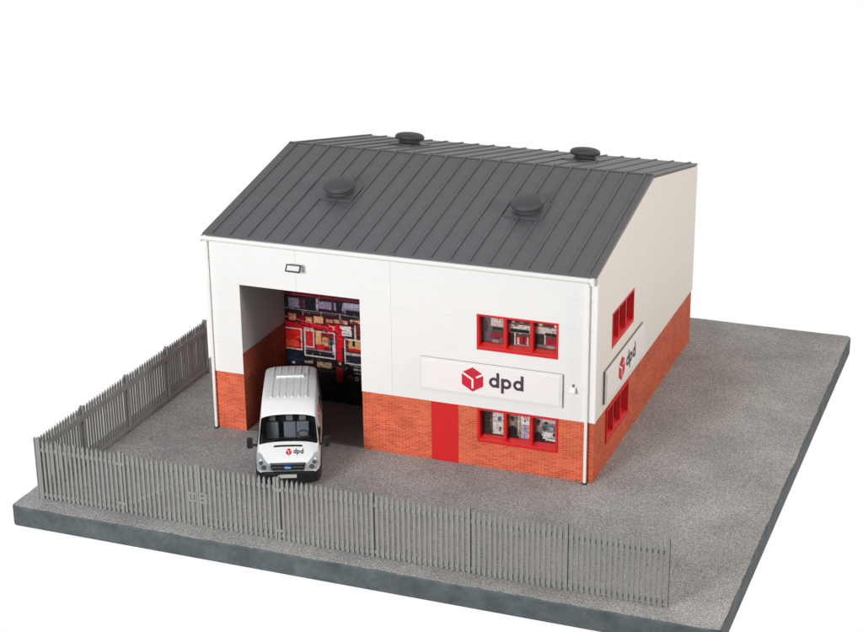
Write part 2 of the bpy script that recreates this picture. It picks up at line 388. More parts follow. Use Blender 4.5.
LOW = [
  ('r', -3.503, 0.751, -1.091, 1.742, (70, 58, 56)),
  ('r', -3.452, 0.829, -3.08, 1.697, (44, 36, 35)),
  ('r', -3.165, 1.109, -3.077, 1.618, (92, 62, 60)),
  ('r', -3.081, 0.848, -2.725, 1.699, (214, 206, 200)),
  ('e', -2.875, 1.487, 0.058, 0.087, (92, 92, 120)),
  ('r', -3.057, 1.374, -2.889, 1.391, (150, 140, 136)),
  ('e', -2.868, 1.175, 0.052, 0.064, (40, 38, 44)),
  ('r', -2.996, 1.103, -2.888, 1.295, (196, 188, 184)),
  ('r', -3.097, 0.848, -2.725, 1.001, (52, 44, 44)),
  ('r', -2.645, 0.866, -1.921, 1.728, (150, 136, 122)),
  ('r', -2.628, 1.299, -2.509, 1.696, (190, 176, 160)),
  ('r', -2.428, 1.128, -2.257, 1.726, (126, 104, 90)),
  ('e', -2.477, 1.546, 0.052, 0.087, (92, 48, 46)),
  ('e', -2.494, 1.585, 0.052, 0.046, (34, 24, 24)),
  ('r', -2.328, 1.161, -2.271, 1.706, (206, 190, 166)),
  ('e', -2.475, 1.13, 0.145, 0.203, (20, 18, 22)),
  ('r', -2.642, 0.845, -2.289, 1.035, (24, 22, 26)),
  ('r', -2.228, 1.415, -1.96, 1.703, (226, 218, 216)),
  ('e', -2.104, 1.532, 0.026, 0.046, (46, 30, 40)),
  ('r', -2.155, 1.609, -2.048, 1.724, (200, 150, 130)),
  ('r', -2.219, 0.943, -1.989, 1.377, (182, 160, 180)),
  ('r', -2.119, 0.926, -2.099, 1.357, (140, 120, 140)),
  ('r', -1.993, 1.04, -1.923, 1.376, (206, 196, 186)),
  ('r', -2.29, 0.866, -1.921, 0.967, (40, 34, 36)),
  ('r', -1.83, 0.85, -1.126, 1.71, (140, 130, 128)),
  ('r', -1.813, 1.435, -1.596, 1.695, (176, 162, 156)),
  ('e', -1.712, 1.538, 0.064, 0.098, (96, 40, 44)),
  ('e', -1.696, 1.592, 0.064, 0.052, (40, 26, 28)),
  ('r', -1.582, 1.57, -1.153, 1.678, (196, 190, 188)),
  ('e', -1.472, 1.557, 0.052, 0.046, (30, 24, 26)),
  ('r', -1.596, 1.332, -1.133, 1.504, (104, 106, 112)),
  ('r', -1.563, 1.317, -1.462, 1.457, (60, 70, 76)),
  ('r', -1.365, 1.347, -1.265, 1.452, (170, 180, 184)),
  ('r', -1.561, 1.023, -1.128, 1.268, (220, 214, 210)),
  ('e', -1.23, 1.214, 0.041, 0.058, (40, 38, 40)),
  ('r', -1.426, 1.082, -1.195, 1.115, (60, 56, 58)),
  ('e', -1.707, 1.055, 0.139, 0.203, (18, 17, 20)),
  ('r', -1.807, 0.829, -1.489, 1.058, (22, 20, 24)),
  ('r', -1.491, 0.85, -1.126, 1.002, (34, 30, 32)),
]

DOCK3 = [
  ('l', -10.90, 2.73, -9.45, 2.50, .022, (238,96,100)), ('l', -10.90, 2.60, -9.50, 2.36, .035, (96,10,22)),
  ('l', -9.55, 2.62, -8.75, 2.10, .030, (120,12,26)), ('l', -9.50, 2.66, -8.70, 2.14, .018, (236,110,112)),
  ('l', -10.70, 1.98, -10.35, 2.20, .020, (250,140,110)), ('l', -10.80, 2.10, -10.40, 1.90, .025, (160,14,26)),
  ('l', -10.20, 1.72, -9.20, 1.66, .020, (120,120,132)), ('l', -10.20, 1.64, -9.20, 1.60, .012, (70,72,84)),
  ('l', -9.90, 2.06, -9.30, 1.86, .020, (232,190,150)), ('l', -9.70, 1.86, -9.55, 2.12, .016, (60,30,34)),
  ('l', -10.85, 3.02, -8.40, 3.00, .016, (190,176,184)), ('l', -10.85, 2.96, -8.40, 2.94, .010, (120,100,108)),
  ('l', -9.75, 1.30, -9.15, 1.20, .020, (96,88,84)), ('l', -9.75, 1.16, -9.00, 1.02, .016, (74,66,64)), ('l', -10.85, 1.34, -10.40, 1.30, .018, (80,92,120)),
  ('l', -9.10, 1.12, -8.85, 1.50, .018, (150,140,138)), ('l', -8.80, 1.36, -8.30, 1.30, .020, (168,160,160)), ('l', -8.90, .95, -8.35, .90, .018, (92,88,90)),

]

# ------------------------------------------------ tuning: van place, lights
VAN = ((-8.87, -1.27, 0), math.radians(23.4))
WORLD = 1.0
ROOM = .30
EXPOSURE = 0.0
LIGHTS = [
  ('softbox_key', (-14, -37, 16), (-4, 0, 2), 12, 13000, (1, .992, .985)),
  ('softbox_fill', (30, -4, 20), (-2, 2, 2), 9, 5100, (1, .93, .84)),
  ('softbox_back', (14, 38, 16), (-4, 8, 4), 7, 1900, (1, .80, .64)),
]

# ================================================================== SETTING
BX0, BX1, BY0, BY1, BT = -14.94, 5.19, -6.83, 14.26, .63
# the board: rounded upright corners, softened rim
bd = MB()
def rrect(x0, x1, y0, y1, r, n=5):
    out = []
    for cx, cy, a0 in ((x1-r, y1-r, 0), (x0+r, y1-r, 90), (x0+r, y0+r, 180), (x1-r, y0+r, 270)):
        for i in range(n+1):
            a = math.radians(a0+90*i/n); out.append((cx+r*math.cos(a), cy+r*math.sin(a)))
    return out
bd.prism(rrect(BX0, BX1, BY0, BY1, .16), 'z', -BT, -.012)
board = bd.build('base_board', M['board'], bevel=.05, seg=3)
tag(board, 'thick square slab with slate blue painted edge carrying the whole yard', 'base board')
# the grit sheet: its rim wanders a little inside the board's rim
pts = []
def edge(p, q, n, nx, ny):
    for i in range(n):
        t = i/n; w = .03+.006*(math.sin(i*.31+nx)+math.sin(i*.83+ny*2))+random.uniform(0, .018)
        pts.append((p[0]+(q[0]-p[0])*t+nx*w, p[1]+(q[1]-p[1])*t+ny*w))
edge((BX0+.1, BY0), (BX1-.1, BY0), 120, 0, 1); edge((BX1, BY0+.1), (BX1, BY1-.1), 120, -1, 0)
edge((BX1-.1, BY1), (BX0+.1, BY1), 60, 0, -1); edge((BX0, BY1-.1), (BX0, BY0+.1), 120, 1, 0)
tag(MB().prism(pts, 'z', -.02, 0).build('ground', M['ground']), kind='structure')

# ================================================================ WAREHOUSE
H, HB, RIDGE, D = 6.22, 1.87, 7.44, 12.0
DX0, DX1, DZ = -10.97, -7.08, 4.75
bld = thing('warehouse', 'white clad warehouse with orange brick base and dark grey gabled metal roof', 'warehouse')
front_holes = [(DX0, DX1, -1, DZ), (-4.90, -4.07, -1, HB), (-3.47, -1.05, .80, 1.86), (-3.48, -1.06, 3.67, 4.75)]
side_holes = [(1.60, 4.02, 3.52, 4.60), (1.25, 3.67, .70, 1.76)]
for xa, xb in ((-12., DX0), (DX1, -.25)):
    b = MB(); wall_cells(b, FRONT, [xa, xb], [0., HB], front_holes, 0, .25); clean(b.build('brick_base', M['brick_front'], bld))
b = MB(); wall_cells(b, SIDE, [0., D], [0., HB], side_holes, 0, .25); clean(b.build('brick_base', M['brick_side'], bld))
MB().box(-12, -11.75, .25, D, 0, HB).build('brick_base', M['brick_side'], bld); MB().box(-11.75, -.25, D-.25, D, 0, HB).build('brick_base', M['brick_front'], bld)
# front cladding: a backing wall with thin sheets fixed on it
b = MB(); wall_cells(b, FRONT, [-12., -.2505], [HB+.003, H], front_holes, -.021, .25)
xs = [-12., -9.10, -6.10, .035]; zs = [HB+.003, 2.85, 3.72, 4.62, 5.50, H]
rows = list(zip(zs[:-1], zs[1:]))
for (za, zb) in rows:
    for xa, xb in zip(xs[:-1], xs[1:]):
        g = .006
        a0 = xa+(.003 if xa > -12 else 0); a1 = xb-(.003 if xb < .03 else 0); c0 = za+(g if za > 2 else 0); c1 = zb-(g if zb < H else 0)
        hs = [h for h in front_holes if h[0] < a1 and h[1] > a0 and h[2] < c1 and h[3] > c0]
        if hs or not (DX0 <= a0 and a1 <= DX1+.02 and c1 < DZ): wall_cells(b, FRONT, [a0, a1], [c0, c1], hs, -.035, -.0215)
clean(b.build('cladding', M['white'], bld))
# gable side
b = MB(); wall_cells(b, SIDE, [-.0205, D], [HB+.003, H-.05], side_holes, -.035, .25); clean(b.build('gable_wall', M['cream'], bld))
b = MB(); b.prism([(-.0205, H-.05), (D, H-.05), (D, H), (D/2, RIDGE-.03), (-.0205, H)], 'x', -.25, .035); b.build('gable_top', M['cream'], bld)
b = MB(); b.prism([(.25, HB), (D-.25, HB), (D-.25, H), (D/2, RIDGE-.08), (.25, H)], 'x', -12, -11.75); b.box(-11.75, -.25, D-.25, D, HB, H); b.build('rear_wall', M['cream'], bld)

# roof: two thin slabs with raised standing seams
b = MB()
s = (RIDGE-H)/(D/2); th = .07
def roof_z(y): return H+.02+s*(y if y <= D/2 else D-y)
X0, X1 = -12.06, .02
for ya, yb in ((-.13, D/2), (D/2, D+.06)):
    za, zb = roof_z(ya), roof_z(yb)
    b.prism([(ya, za), (yb, zb), (yb, zb+th), (ya, za+th)], 'x', X0, X1)
    for k in range(21):
        x = -.233-.5767*k; w = .045
        w = .036
        b.prism([(ya+.012, za+th-.01), (yb-.012*(ya<5), zb+th-.01), (yb-.012*(ya<5), zb+th+.038), (ya+.012, za+th+.038)], 'x', x-w, x+w)
roof = b.build('roof', M['roof'], bld, bevel=.008, seg=1)
b = MB(); b.bar((X0, D/2, roof_z(D/2)+th+.004), (X1, D/2, roof_z(D/2)+th+.004), .10, .012); b.build('ridge_cap', M['roof'], roof)

def roof_vent(x, y):
    t = bpy.data.objects.new('roof_vent', None); COL.objects.link(t); t.parent = bld; t.empty_display_size = .2
    n = math.atan(s)*(1 if y < D/2 else -1)
    t.location = (x, y, roof_z(y)+th); t.rotation_euler = (n, 0, 0); t.scale = (1.03, 1.03, .97)
    b = MB(); b.prism(rrect(-.56, .56, -.48, .48, .05, 2), 'z', -.02, .042); b.build('base_plate', M['roof'], t)
    MB().lathe([(.38, .07), (.35, .10), (.33, .13), (.33, .22)], 36).build('collar', M['vent'], t, smooth=False)
    MB().lathe([(.20, .165), (.40, .17), (.455, .19), (.478, .225), (.48, .275), (.46, .33), (.41, .375), (.31, .412), (.16, .435), (.04, .44)], 48).build('cap', M['vent'], t, smooth=True)
for x, y in ((-8.97, 3.02), (-3.00, 3.08), (-9.15, 9.15), (-3.05, 9.15)): roof_vent(x, y)

# gutter along the front eaves, with its end stops, and the two downpipes
b = MB()
prof = [(-.05, 6.03), (-.14, 6.05), (-.20, 6.11), (-.21, 6.21), (-.185, 6.215), (-.165, 6.16), (-.05, 6.16)]
b.prism(prof, 'x', -12.08, -.10); b.box(-12.10, -12.07, -.225, -.04, 6.02, 6.225); b.box(-.12, -.03, -.225, -.04, 6.02, 6.225)
b.build('gutter', M['trim'], bld, bevel=.008)
for x in (-11.96, -.20):
    b = MB(); b.tube((x, -.11, .02), (x, -.11, 6.04), .046, 14); p = b.build('downpipe', M['trim'], bld, smooth=False)
    MB().tube((x, -.11, .0), (x, -.13, .05), .07, 12).build('pipe_shoe', M['dark'], p)
# corner trim beside the pipe
b = MB(); b.box(-.035, .05, -.05, .05, HB, 6.0); b.build('corner_trim', M['trim'], bld, bevel=.01)

# plain red door
b = MB(); b.box(-4.895, -4.075, -.012, .09, .004, HB-.004); door = b.build('door', M['red'], bld, bevel=.01)
# windows: deep red frames, three lights, clear panes over flat printed office scenes
def window(conv, u0, u1, z0, z1, shapes=None, name_dx=0, thick=.20):
    b = MB()
    fr = lambda a0, a1, c0, c1, d0, d1: b.add([conv(u, v, d) for u in (a0, a1) for v in (c0, c1) for d in (d0, d1)], [(0,1,3,2),(4,6,7,5),(0,4,5,1),(2,3,7,6),(0,2,6,4),(1,5,7,3)])
    d0, d1 = -.045, .26
    W = u1-u0
    L_, R_, T_, B_ = .075, .06, .06, .10
    fr(u0, u0+L_, z0, z1, d0, d1); fr(u1-R_, u1, z0, z1, d0, d1)
    fr(u0+L_, u1-R_, z1-T_, z1, d0, d1); fr(u0+L_, u1-R_, z0, z0+B_, d0, d1)
    m1, m2 = u0+W*.345, u0+W*.67
    for m in (m1, m2): fr(m-.045, m+.045, z0+B_+.003, z1-T_, d0+.03, d1)
    f = b.build('window', M['red'], bld, bevel=.006)
    b = MB(); sl = [(d0+.004, z0+B_+.001), (d1-.06, z0+B_+.001), (d1-.06, z0+B_+.075)]
    b.add([conv(u, v, d) for u in (u0+L_+.001, u1-R_-.001) for d, v in sl], [(0,1,2),(3,5,4),(0,3,4,1),(1,4,5,2),(2,5,3,0)])
    b.build('sill', M['red'], f)
    ed = [u0+L_, m1-.045, m1+.045, m2-.045, m2+.045, u1-R_]
    for i in (0, 2, 4):
        q = [(ed[i], z0+B_+.04), (ed[i+1], z0+B_+.04), (ed[i+1], z1-T_), (ed[i], z1-T_)]
        b = MB(); b.add([conv(u, v, .13) for u, v in q]+[conv(u, v, .14) for u, v in q], [(0,1,2,3),(4,5,6,7),(0,1,5,4),(1,2,6,5),(2,3,7,6),(3,0,4,7)]); b.build('pane', M['glass'], f)
    if shapes:
        print_sheet('printed_scene', f, u0+.01, u1-.01, z0+.01, z1-.01, shapes, (96,80,78), .0125, .235)
    return f
window(FRONT, -3.48, -1.06, 3.67, 4.75, UP); window(FRONT, -3.47, -1.05, .80, 1.86, LOW)
for (u0, u1, z0, z1) in side_holes:
    f = window(SIDE, u0, u1, z0, z1)
    sh = print_sheet('printed_scene', f, u0, u1, z0, z1, [('r', u0, z0, u1, z0+.5, (120,40,46)), ('r', u0+.3, z0+.4, u0+.9, z0+.8, (150,110,100)), ('r', u0+1.3, z0+.3, u0+2.2, z0+.7, (60,48,50))], (100,60,60), .03, .20)
    for v in sh.data.vertices: v.co = SIDE(v.co.x, v.co.z, .235)

# loading bay behind the doorway
b = MB(); b.box(DX0+.001, DX0+.012, -.036, .25, .001, 2.55); b.box(DX0-.05, DX0+.012, .2505, 2.95, .001, 2.55); b.build('inner_brick_wall', brick_mat('shaded_inner_brick', .5), bld)  # bay brick is a darkened copy: the recess shade is in its colour
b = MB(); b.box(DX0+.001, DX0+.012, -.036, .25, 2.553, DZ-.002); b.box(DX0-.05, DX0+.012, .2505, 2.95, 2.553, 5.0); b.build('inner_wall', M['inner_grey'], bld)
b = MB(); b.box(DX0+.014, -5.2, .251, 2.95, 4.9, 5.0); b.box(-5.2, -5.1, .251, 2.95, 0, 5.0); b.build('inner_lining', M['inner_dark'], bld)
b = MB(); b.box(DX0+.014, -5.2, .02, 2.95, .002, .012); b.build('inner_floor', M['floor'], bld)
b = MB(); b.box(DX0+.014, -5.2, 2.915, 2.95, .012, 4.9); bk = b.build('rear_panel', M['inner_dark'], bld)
print_sheet('printed_scene', bk, DX0+.015, -6.9, .013, 3.62, DOCK1+DOCK2+DOCK3, (32,26,27), .015, 2.909)

# ===================================================================== SIGNS
def ring(mb, conv, cu, cv, r0, r1, d0, d1, n=36, sx=1.0):
    vs = []
    for d in (d0, d1):
        for r in (r0, r1):
            for i in range(n):
                t = 2*math.pi*i/n; vs.append(conv(cu+sx*r*math.cos(t), cv+r*math.sin(t), d))
    fs = []
    for i in range(n):
        j = (i+1) % n
        fs += [(i, j, n+j, n+i), (2*n+i, 3*n+i, 3*n+j, 2*n+j), (i, 2*n+i, 2*n+j, j), (n+i, n+j, 3*n+j, 3*n+i)]
    mb.add(vs, fs)
def slab(mb, conv, poly, d0, d1, mi=0):
    n = len(poly); mb.add([conv(u, v, d0) for u, v in poly]+[conv(u, v, d1) for u, v in poly],
        [tuple(range(n)), tuple(range(n, 2*n))[::-1]]+[(i, (i+1) % n, n+(i+1) % n, n+i) for i in range(n)], mi)
def cube_logo(conv, cu, cv, r, d, parent, t=.006, mats=('logo_top', 'logo_white')):
    """hexagonal parcel cube with three pale seams"""
    k = r; P = lambda a, b: (cu+a*k, cv+b*k)
    top, ur, lr, bot, ll, ul, c = P(0, 1), P(.86, .50), P(.86, -.47), P(0, -1), P(-.86, -.47), P(-.86, .50), P(0, .03)
    b = MB(); slab(b, conv, [top, ur, lr, bot, ll, ul], -d-t, -d); o = b.build('logo', M[mats[0]], parent)
    b = MB()
    def strip(p, q, w):
        dx, dy = q[0]-p[0], q[1]-p[1]; l = math.hypot(dx, dy); nx, ny = -dy/l*w*k/2, dx/l*w*k/2
        return [(p[0]+nx, p[1]+ny), (q[0]+nx, q[1]+ny), (q[0]-nx, q[1]-ny), (p[0]-nx, p[1]-ny)]
    w = .15
    slab(b, conv, strip(P(-.88, .52), P(.055, -.03), w), -d-t*1.6, -d-t-.0004)
    slab(b, conv, strip(P(0, .0), P(0, -.72), w), -d-t*1.7, -d-t-.0004)
    slab(b, conv, strip(P(.88, .52), P(.30, .19), w), -d-t*1.6, -d-t-.0004)
    b.build('logo_seam', M[mats[1]], o)
    return o
def lettering(conv, u, v, h, d, parent, t=.006, mt='ink'):
    """lower case d p d; v is the base line, h the bowl height"""
    b = MB(); R = h/2; w = h*.275; g = R*2+w*.85
    for i, k in enumerate('dpd'):
        cu = u+R+i*(h*1.17)
        ring(b, conv, cu, v+R, R-w, R, -d-t, -d, sx=1.0)
        su = cu+R-w if k == 'd' else cu-R
        z0, z1 = (v+.0, v+h*1.48) if k == 'd' else (v-h*.48, v+h)
        e = .0012
        slab(b, conv, [(su, z0), (su+w, z0), (su+w, z1-w*.3*(k == 'd')), (su+w*.75*(1), z1), (su, z1)] if k == 'd' else [(su, z0), (su+w, z0), (su+w, z1), (su+w*.2, z1), (su, z1-.2*w)], -d-t-e, -d-e)
    return b.build('lettering', M[mt], parent)
def sign(conv, u0, z0, label):
    W, Hh = 4.30, 1.02
    base = conv(u0+W/2, z0, 0)
    t = thing('sign_board', label, 'sign')
    b = MB(); o = lambda a0, a1, c0, c1, d0, d1, mb: mb.add([conv(u, v, d) for u in (a0, a1) for v in (c0, c1) for d in (d0, d1)], [(0,1,3,2),(4,6,7,5),(0,4,5,1),(2,3,7,6),(0,2,6,4),(1,5,7,3)])
    o(u0+.07, u0+W-.07, z0+.07, z0+Hh-.07, -.145, -.1205, b); b.build('sign_face', M['sign'], t, bevel=.006)
    b = MB(); o(u0+.012, u0+W-.012, z0+.012, z0+Hh-.012, -.095, -.038, b); b.build('sign_backing', M['sign_side'], t)
    b = MB(); o(u0, u0+W, z0, z0+Hh, -.12, -.0955, b); b.build('sign_frame', M['sign_frame'], t, bevel=.006)
    cube_logo(conv, u0+1.63, z0+.52, .375, .145, t)
    lettering(conv, u0+2.13, z0+.36, .31, .145, t)
    return t
sign(FRONT, -5.20, 2.25, 'long white sign with red cube logo above the red door, between front windows')
sign(SIDE, .76, 2.13, 'white sign with red cube logo on the gable side wall between two red windows')

# ===================================================================== LAMPS
t = thing('floodlight', 'small dark framed floodlight on the white wall above the loading doorway', 'floodlight', (-9.05, -.035, 5.50))
R_ = Matrix.Rotation(math.radians(-34), 4, 'X')
def rot(mb): mb.v = [tuple(R_ @ Vector(v)+Vector((0, -.20, .02))) for v in mb.v]; return mb
rot(MB().box(-.22, .22, -.05, .06, -.10, .10)).build('housing', M['trim'], t, bevel=.02)
b = MB(); f = .036
X_, Z_ = .235, .115
b.box(-X_, -X_+f, -.075, -.02, -Z_, Z_); b.box(X_-f, X_, -.075, -.02, -Z_, Z_); b.box(-X_+f, X_-f, -.075, -.02, -Z_, -Z_+f); b.box(-X_+f, X_-f, -.075, -.02, Z_-f, Z_)
rot(b).build('bezel', M['lamp_frame'], t)
rot(MB().box(-.21, .21, -.062, -.051, -.09, .09)).build('lens', M['lamp_glass'], t)
MB().bar((0, 0, .02), (0, -.16, .03), .10, .05).build('bracket', M['lamp_frame'], t)
t = thing('wall_lamp', 'tiny white wall lamp on the front wall between the long sign and downpipe', 'wall lamp', (-.60, -.035, 2.86))
MB().box(-.03, .03, -.03, 0, -.05, .13).build('back_plate', M['sign_side'], t, bevel=.006)
MB().prism([(-.031, .06), (-.08, .04), (-.17, -.05), (-.16, -.10), (-.031, -.06)], 'x', -.08, .08).build('hood', M['trim'], t, bevel=.012)

# ==================================================================== FENCES
FZ = 1.84; PITCH = .147
def pale(mb, x, y, top=FZ, w=.074):
    """one pale: a folded strip with a pointed head, its foot just clear of the ground"""
    w *= random.uniform(.95, 1.05); dx = random.uniform(-.004, .004); h = top+random.uniform(-.008, .008); z0 = .02
    pts = [(x-w/2, z0), (x+w/2, z0), (x+w/2+dx, h-.10), (x+w*.26+dx, h-.05), (x+dx, h), (x-w*.26+dx, h-.05), (x-w/2+dx, h-.10)]
    mb.prism(pts, 'y', y-.022, y+.016)
def post(mb, x, y, h=FZ+.02):
    mb.box(x-.04, x+.04, y-.045, y-.022, 0, h); mb.box(x-.014, x+.014, y-.022, y+.05, 0, h); mb.box(x-.04, x+.04, y+.05, y+.073, 0, h)
def fence_run(root, posts, inner=+1, plates=()):
    """posts along local x; rails and posts on the inner side"""
    objs = []
    for i, x in enumerate(posts):
        b = MB(); post(b, x, inner*.03); objs.append(b.build('post', M['fence'], root))
        if i in plates:
            for z in (.30, 1.50): objs.append(MB().box(x-.12, x+.12, inner*.03-.062, inner*.03-.046, z-.04, z+.04).build('fishplate', M['fence'], objs[-1] if z < 1 else objs[-2]))
    for a, c in zip(posts[:-1], posts[1:]):
        b = MB(); n = int(round((c-a-.12)/PITCH)); st = (c-a)/(n+1)
        for k in range(1, n+1): pale(b, a+k*st, 0)
        objs.append(b.build('pale_panel', M['fence'], root))
        for z in (.13, 1.50):
            b = MB(); ya, yb = sorted((inner*.017, inner*.075))
            hz = .05 if z < 1 or inner > 0 else .085; b.box(a+.041, c-.041, ya, yb, z-hz, z+hz); objs.append(b.build('rail', M['fence'], root))
    return objs
FY = -6.17
t = thing('palisade_fence', 'grey palisade fence of four panels between the gate and the unfenced slab corner', 'fence', (-6.89, FY, 0), group='grey palisade fencing')
fence_run(t, [0, 2.70, 5.38, 7.97, 10.56], plates=(0,))
t = thing('palisade_fence', 'single short grey palisade panel between the closed gate and the fenced corner', 'fence', (-14.37, FY, 0), group='grey palisade fencing')
fence_run(t, [.10, 2.69], plates=(1,))
t = thing('palisade_fence', 'grey palisade fence along the slab edge leading back to the warehouse downpipe', 'fence', (-14.37, FY, 0), math.pi/2, group='grey palisade fencing')
fence_run(t, [.02, 2.42, 4.92, 7.42, 9.98], inner=-1)
g = thing('palisade_gate', 'closed grey palisade double gate with diagonal braces in front of the van', 'gate', (-9.27, FY, 0))
for sgn in (-1, 1):
    b = MB(); x0, x1 = (-2.29, -.04) if sgn < 0 else (.04, 2.29)
    n = 15; st = (x1-x0)/n
    for k in range(1, n): pale(b, x0+k*st, 0)
    leaf = b.build('gate_leaf', M['fence'], g)
    b = MB()
    for x in (x0, x1): b.box(x-.035, x+.035, -.03, .04, .04, FZ)
    for z in (.16, 1.52): b.box(x0+.036, x1-.036, .033, .075, z-.045, z+.045)
    b.build('leaf_frame', M['fence'], leaf)
    b = MB(); a, c = ((.10, 1.50), (2.22, .30)) if sgn > 0 else ((-.10, 1.50), (-2.22, .30))
    b.bar((a[0], .024, a[1]), (c[0], .024, c[1]), .014, .06); b.build('brace', M['fence'], leaf)
b = MB()
for (x0, x1, z0, z1) in ((-.30, -.06, .74, 1.02),):
    w = .05; b.box(x0, x1, -.045, -.0225, z0, z0+w); b.box(x0, x1, -.045, -.0225, z1-w, z1); b.box(x0, x0+w, -.045, -.0225, z0+w, z1-w); b.box(x1-w, x1, -.045, -.0225, z0+w, z1-w)
for z in (.73, .86, .99): b.box(.03, .26, -.045, -.0225, z, z+.06)
for x in (.03, .20): b.box(x, x+.06, -.0435, -.0235, .73, 1.05)
b.build('latch', M['fence'], g)

# ======================================================================= VAN
K = .94; LY = 2.35
van = thing('delivery_van', 'white delivery van with red cube bonnet logo, nose out of the loading doorway', 'van', VAN[0], VAN[1])
KZ = K*.96
def V(x, y, z): return (x*K, (y-LY)*K, z*KZ)
class VB(MB):
    def add(s, vs, fs, mi=0): return MB.add(s, [V(*v) for v in vs], fs, mi)
S = [ # y, half section from sill to roof centre
 (0.00, [(.78,.32),(.82,.50),(.82,.78),(.78,.90),(.46,.95),(0,.965)]),
 (0.10, [(.90,.32),(.93,.50),(.93,.90),(.86,1.0),(.54,1.05),(0,1.065)]),
 (0.40, [(.95,.30),(.97,.52),(.97,1.00),(.89,1.10),(.56,1.16),(0,1.18)]),
 (0.80, [(.95,.30),(.98,.52),(.97,1.08),(.90,1.19),(.60,1.275),(0,1.295)]),
 (1.36, [(.95,.30),(.98,.52),(.97,1.10),(.825,1.86),(.56,1.955),(0,1.975)]),
 (1.46, [(.95,.30),(.98,.52),(.97,1.10),(.825,1.95),(.56,2.045),(0,2.065)]),
 (1.90, [(.95,.30),(.98,.52),(.97,1.10),(.83,2.12),(.60,2.225),(0,2.24)]),
 (2.20, [(.95,.30),(.98,.52),(.97,1.10),(.83,2.19),(.64,2.275),(0,2.295)]),
 (4.42, [(.95,.30),(.98,.52),(.97,1.10),(.83,2.19),(.64,2.275),(0,2.295)]),
 (4.66, [(.94,.30),(.96,.52),(.95,1.10),(.81,2.15),(.62,2.245),(0,2.265)]),
]
def full(h): return [(-x, z) for x, z in h]+[(x, z) for x, z in h[-2::-1]]
NV = 11; vs = [(x, y, z) for y, h in S for x, z in full(h)]
glass_f = []; side_f = []; fs = []
for i in range(len(S)-1):
    for j in range(NV-1):
        f = (i*NV+j, i*NV+j+1, (i+1)*NV+j+1, (i+1)*NV+j)
        if i == 3 and 3 <= j <= 6: glass_f.append(f)
        elif 3 <= i <= 5 and j in (2, 7): side_f.append(f)
        else: fs.append(f)
fs += [tuple(range(NV))[::-1], tuple((len(S)-1)*NV+j for j in range(NV))]
vb = VB(); vb.add(vs, fs+side_f)
body = vb.build('body', M['van'], van, smooth=True)
me = body.data
cr = me.attributes.new('crease_edge', 'FLOAT', 'EDGE')
hard = set()
for j in range(3, 7):
    for i in (3, 4): hard.add(frozenset((i*NV+j, i*NV+j+1)))
for j in (3, 7): hard.add(frozenset((3*NV+j, 4*NV+j)))
soft = set(frozenset((i*NV+j, i*NV+j+1)) for i in (0, len(S)-1) for j in range(NV-1))
roofe = set(frozenset((i*NV+j, (i+1)*NV+j)) for i in range(4, len(S)-1) for j in (3, 7))
for e in me.edges:
    k = frozenset(e.vertices); cr.data[e.index].value = .9 if k in hard else .8 if k in soft else .65 if k in roofe else 0
cv = me.attributes.new('crease_vert', 'FLOAT', 'POINT')
for q in (3*NV+3, 3*NV+7, 4*NV+3, 4*NV+7): cv.data[q].value = .8
sm = body.modifiers.new('sub', 'SUBSURF'); sm.levels = sm.render_levels = 3; sm.boundary_smooth = 'PRESERVE_CORNERS'
vb = VB(); vb.add([(x*.995, y+.012, z-.006) for x, y, z in vs], glass_f); w = vb.build('windscreen', M['screen'], van, smooth=True)
bmw = bmesh.new(); bmw.from_mesh(w.data); bmesh.ops.delete(bmw, geom=[v for v in bmw.verts if not v.link_faces], context='VERTS'); bmw.to_mesh(w.data); bmw.free()
cv = w.data.attributes.new('crease_vert', 'FLOAT', 'POINT')
for v in w.data.vertices:
    if abs(v.co.x) > .8*K: cv.data[v.index].value = .8
sm = w.modifiers.new('sub', 'SUBSURF'); sm.levels = sm.render_levels = 3; sm.boundary_smooth = 'PRESERVE_CORNERS'
# the finished skin of the body, to lay badges and letters on
from mathutils.bvhtree import BVHTree
bpy.context.view_layer.update()
skin = BVHTree.FromObject(body, bpy.context.evaluated_depsgraph_get())
def on_top(x, y, d=0.):
    hit = skin.ray_cast(Vector(V(x, y, 4)), Vector((0, 0, -1)))[0]
    return (x*K, (y-LY)*K, (hit.z if hit else 1.1)-d)
def on_side(s_, y, z, d=0.):
    hit = skin.ray_cast(Vector(V(s_*3, y, z)), Vector((-s_, 0, 0)))[0]
    return ((hit.x if hit else s_*.9)-s_*d, (y-LY)*K, z*KZ)
def on_nose(x, z, d=0.):
    hit = skin.ray_cast(Vector(V(x, -3, z)), Vector((0, 1, 0)))[0]
    return (x*K, (hit.y if hit else .5-LY)+d, z*KZ)
# cab: floor, dash, bulkhead, three seats, wheel
vb = VB(); vb.box(-.86, .86, .86, 2.1, .80, .84); vb.box(-.80, .80, 2.06, 2.1, .84, 2.05); vb.build('cab_lining', M['cabin'], van)
vb = VB(); vb.prism([(.86, .95), (1.25, .95), (1.28, 1.16), (1.15, 1.25), (.86, 1.24)], 'x', -.80, .80); vb.build('dashboard', M['cabin'], van, bevel=.02)
for x in (-.52, .02, .42):
    vb = VB(); vb.box(x-.19, x+.19, 1.78, 1.9, .84, 1.50); vb.box(x-.11, x+.11, 1.80, 1.88, 1.54, 1.74); vb.box(x-.19, x+.19, 1.42, 1.78, .85, 1.0); vb.build('seat', M['seat'], van, bevel=.035)
vb = VB(); n = 20
for i in range(n):
    a, c = 2*math.pi*i/n, 2*math.pi*(i+1)/n
    P = lambda t: (.45+.17*math.cos(t), 1.32-.08*math.sin(t), 1.30+.15*math.sin(t))
    vb.bar(P(a), P(c), .025, .025)
vb.build('steering_wheel', M['van_black'], van)
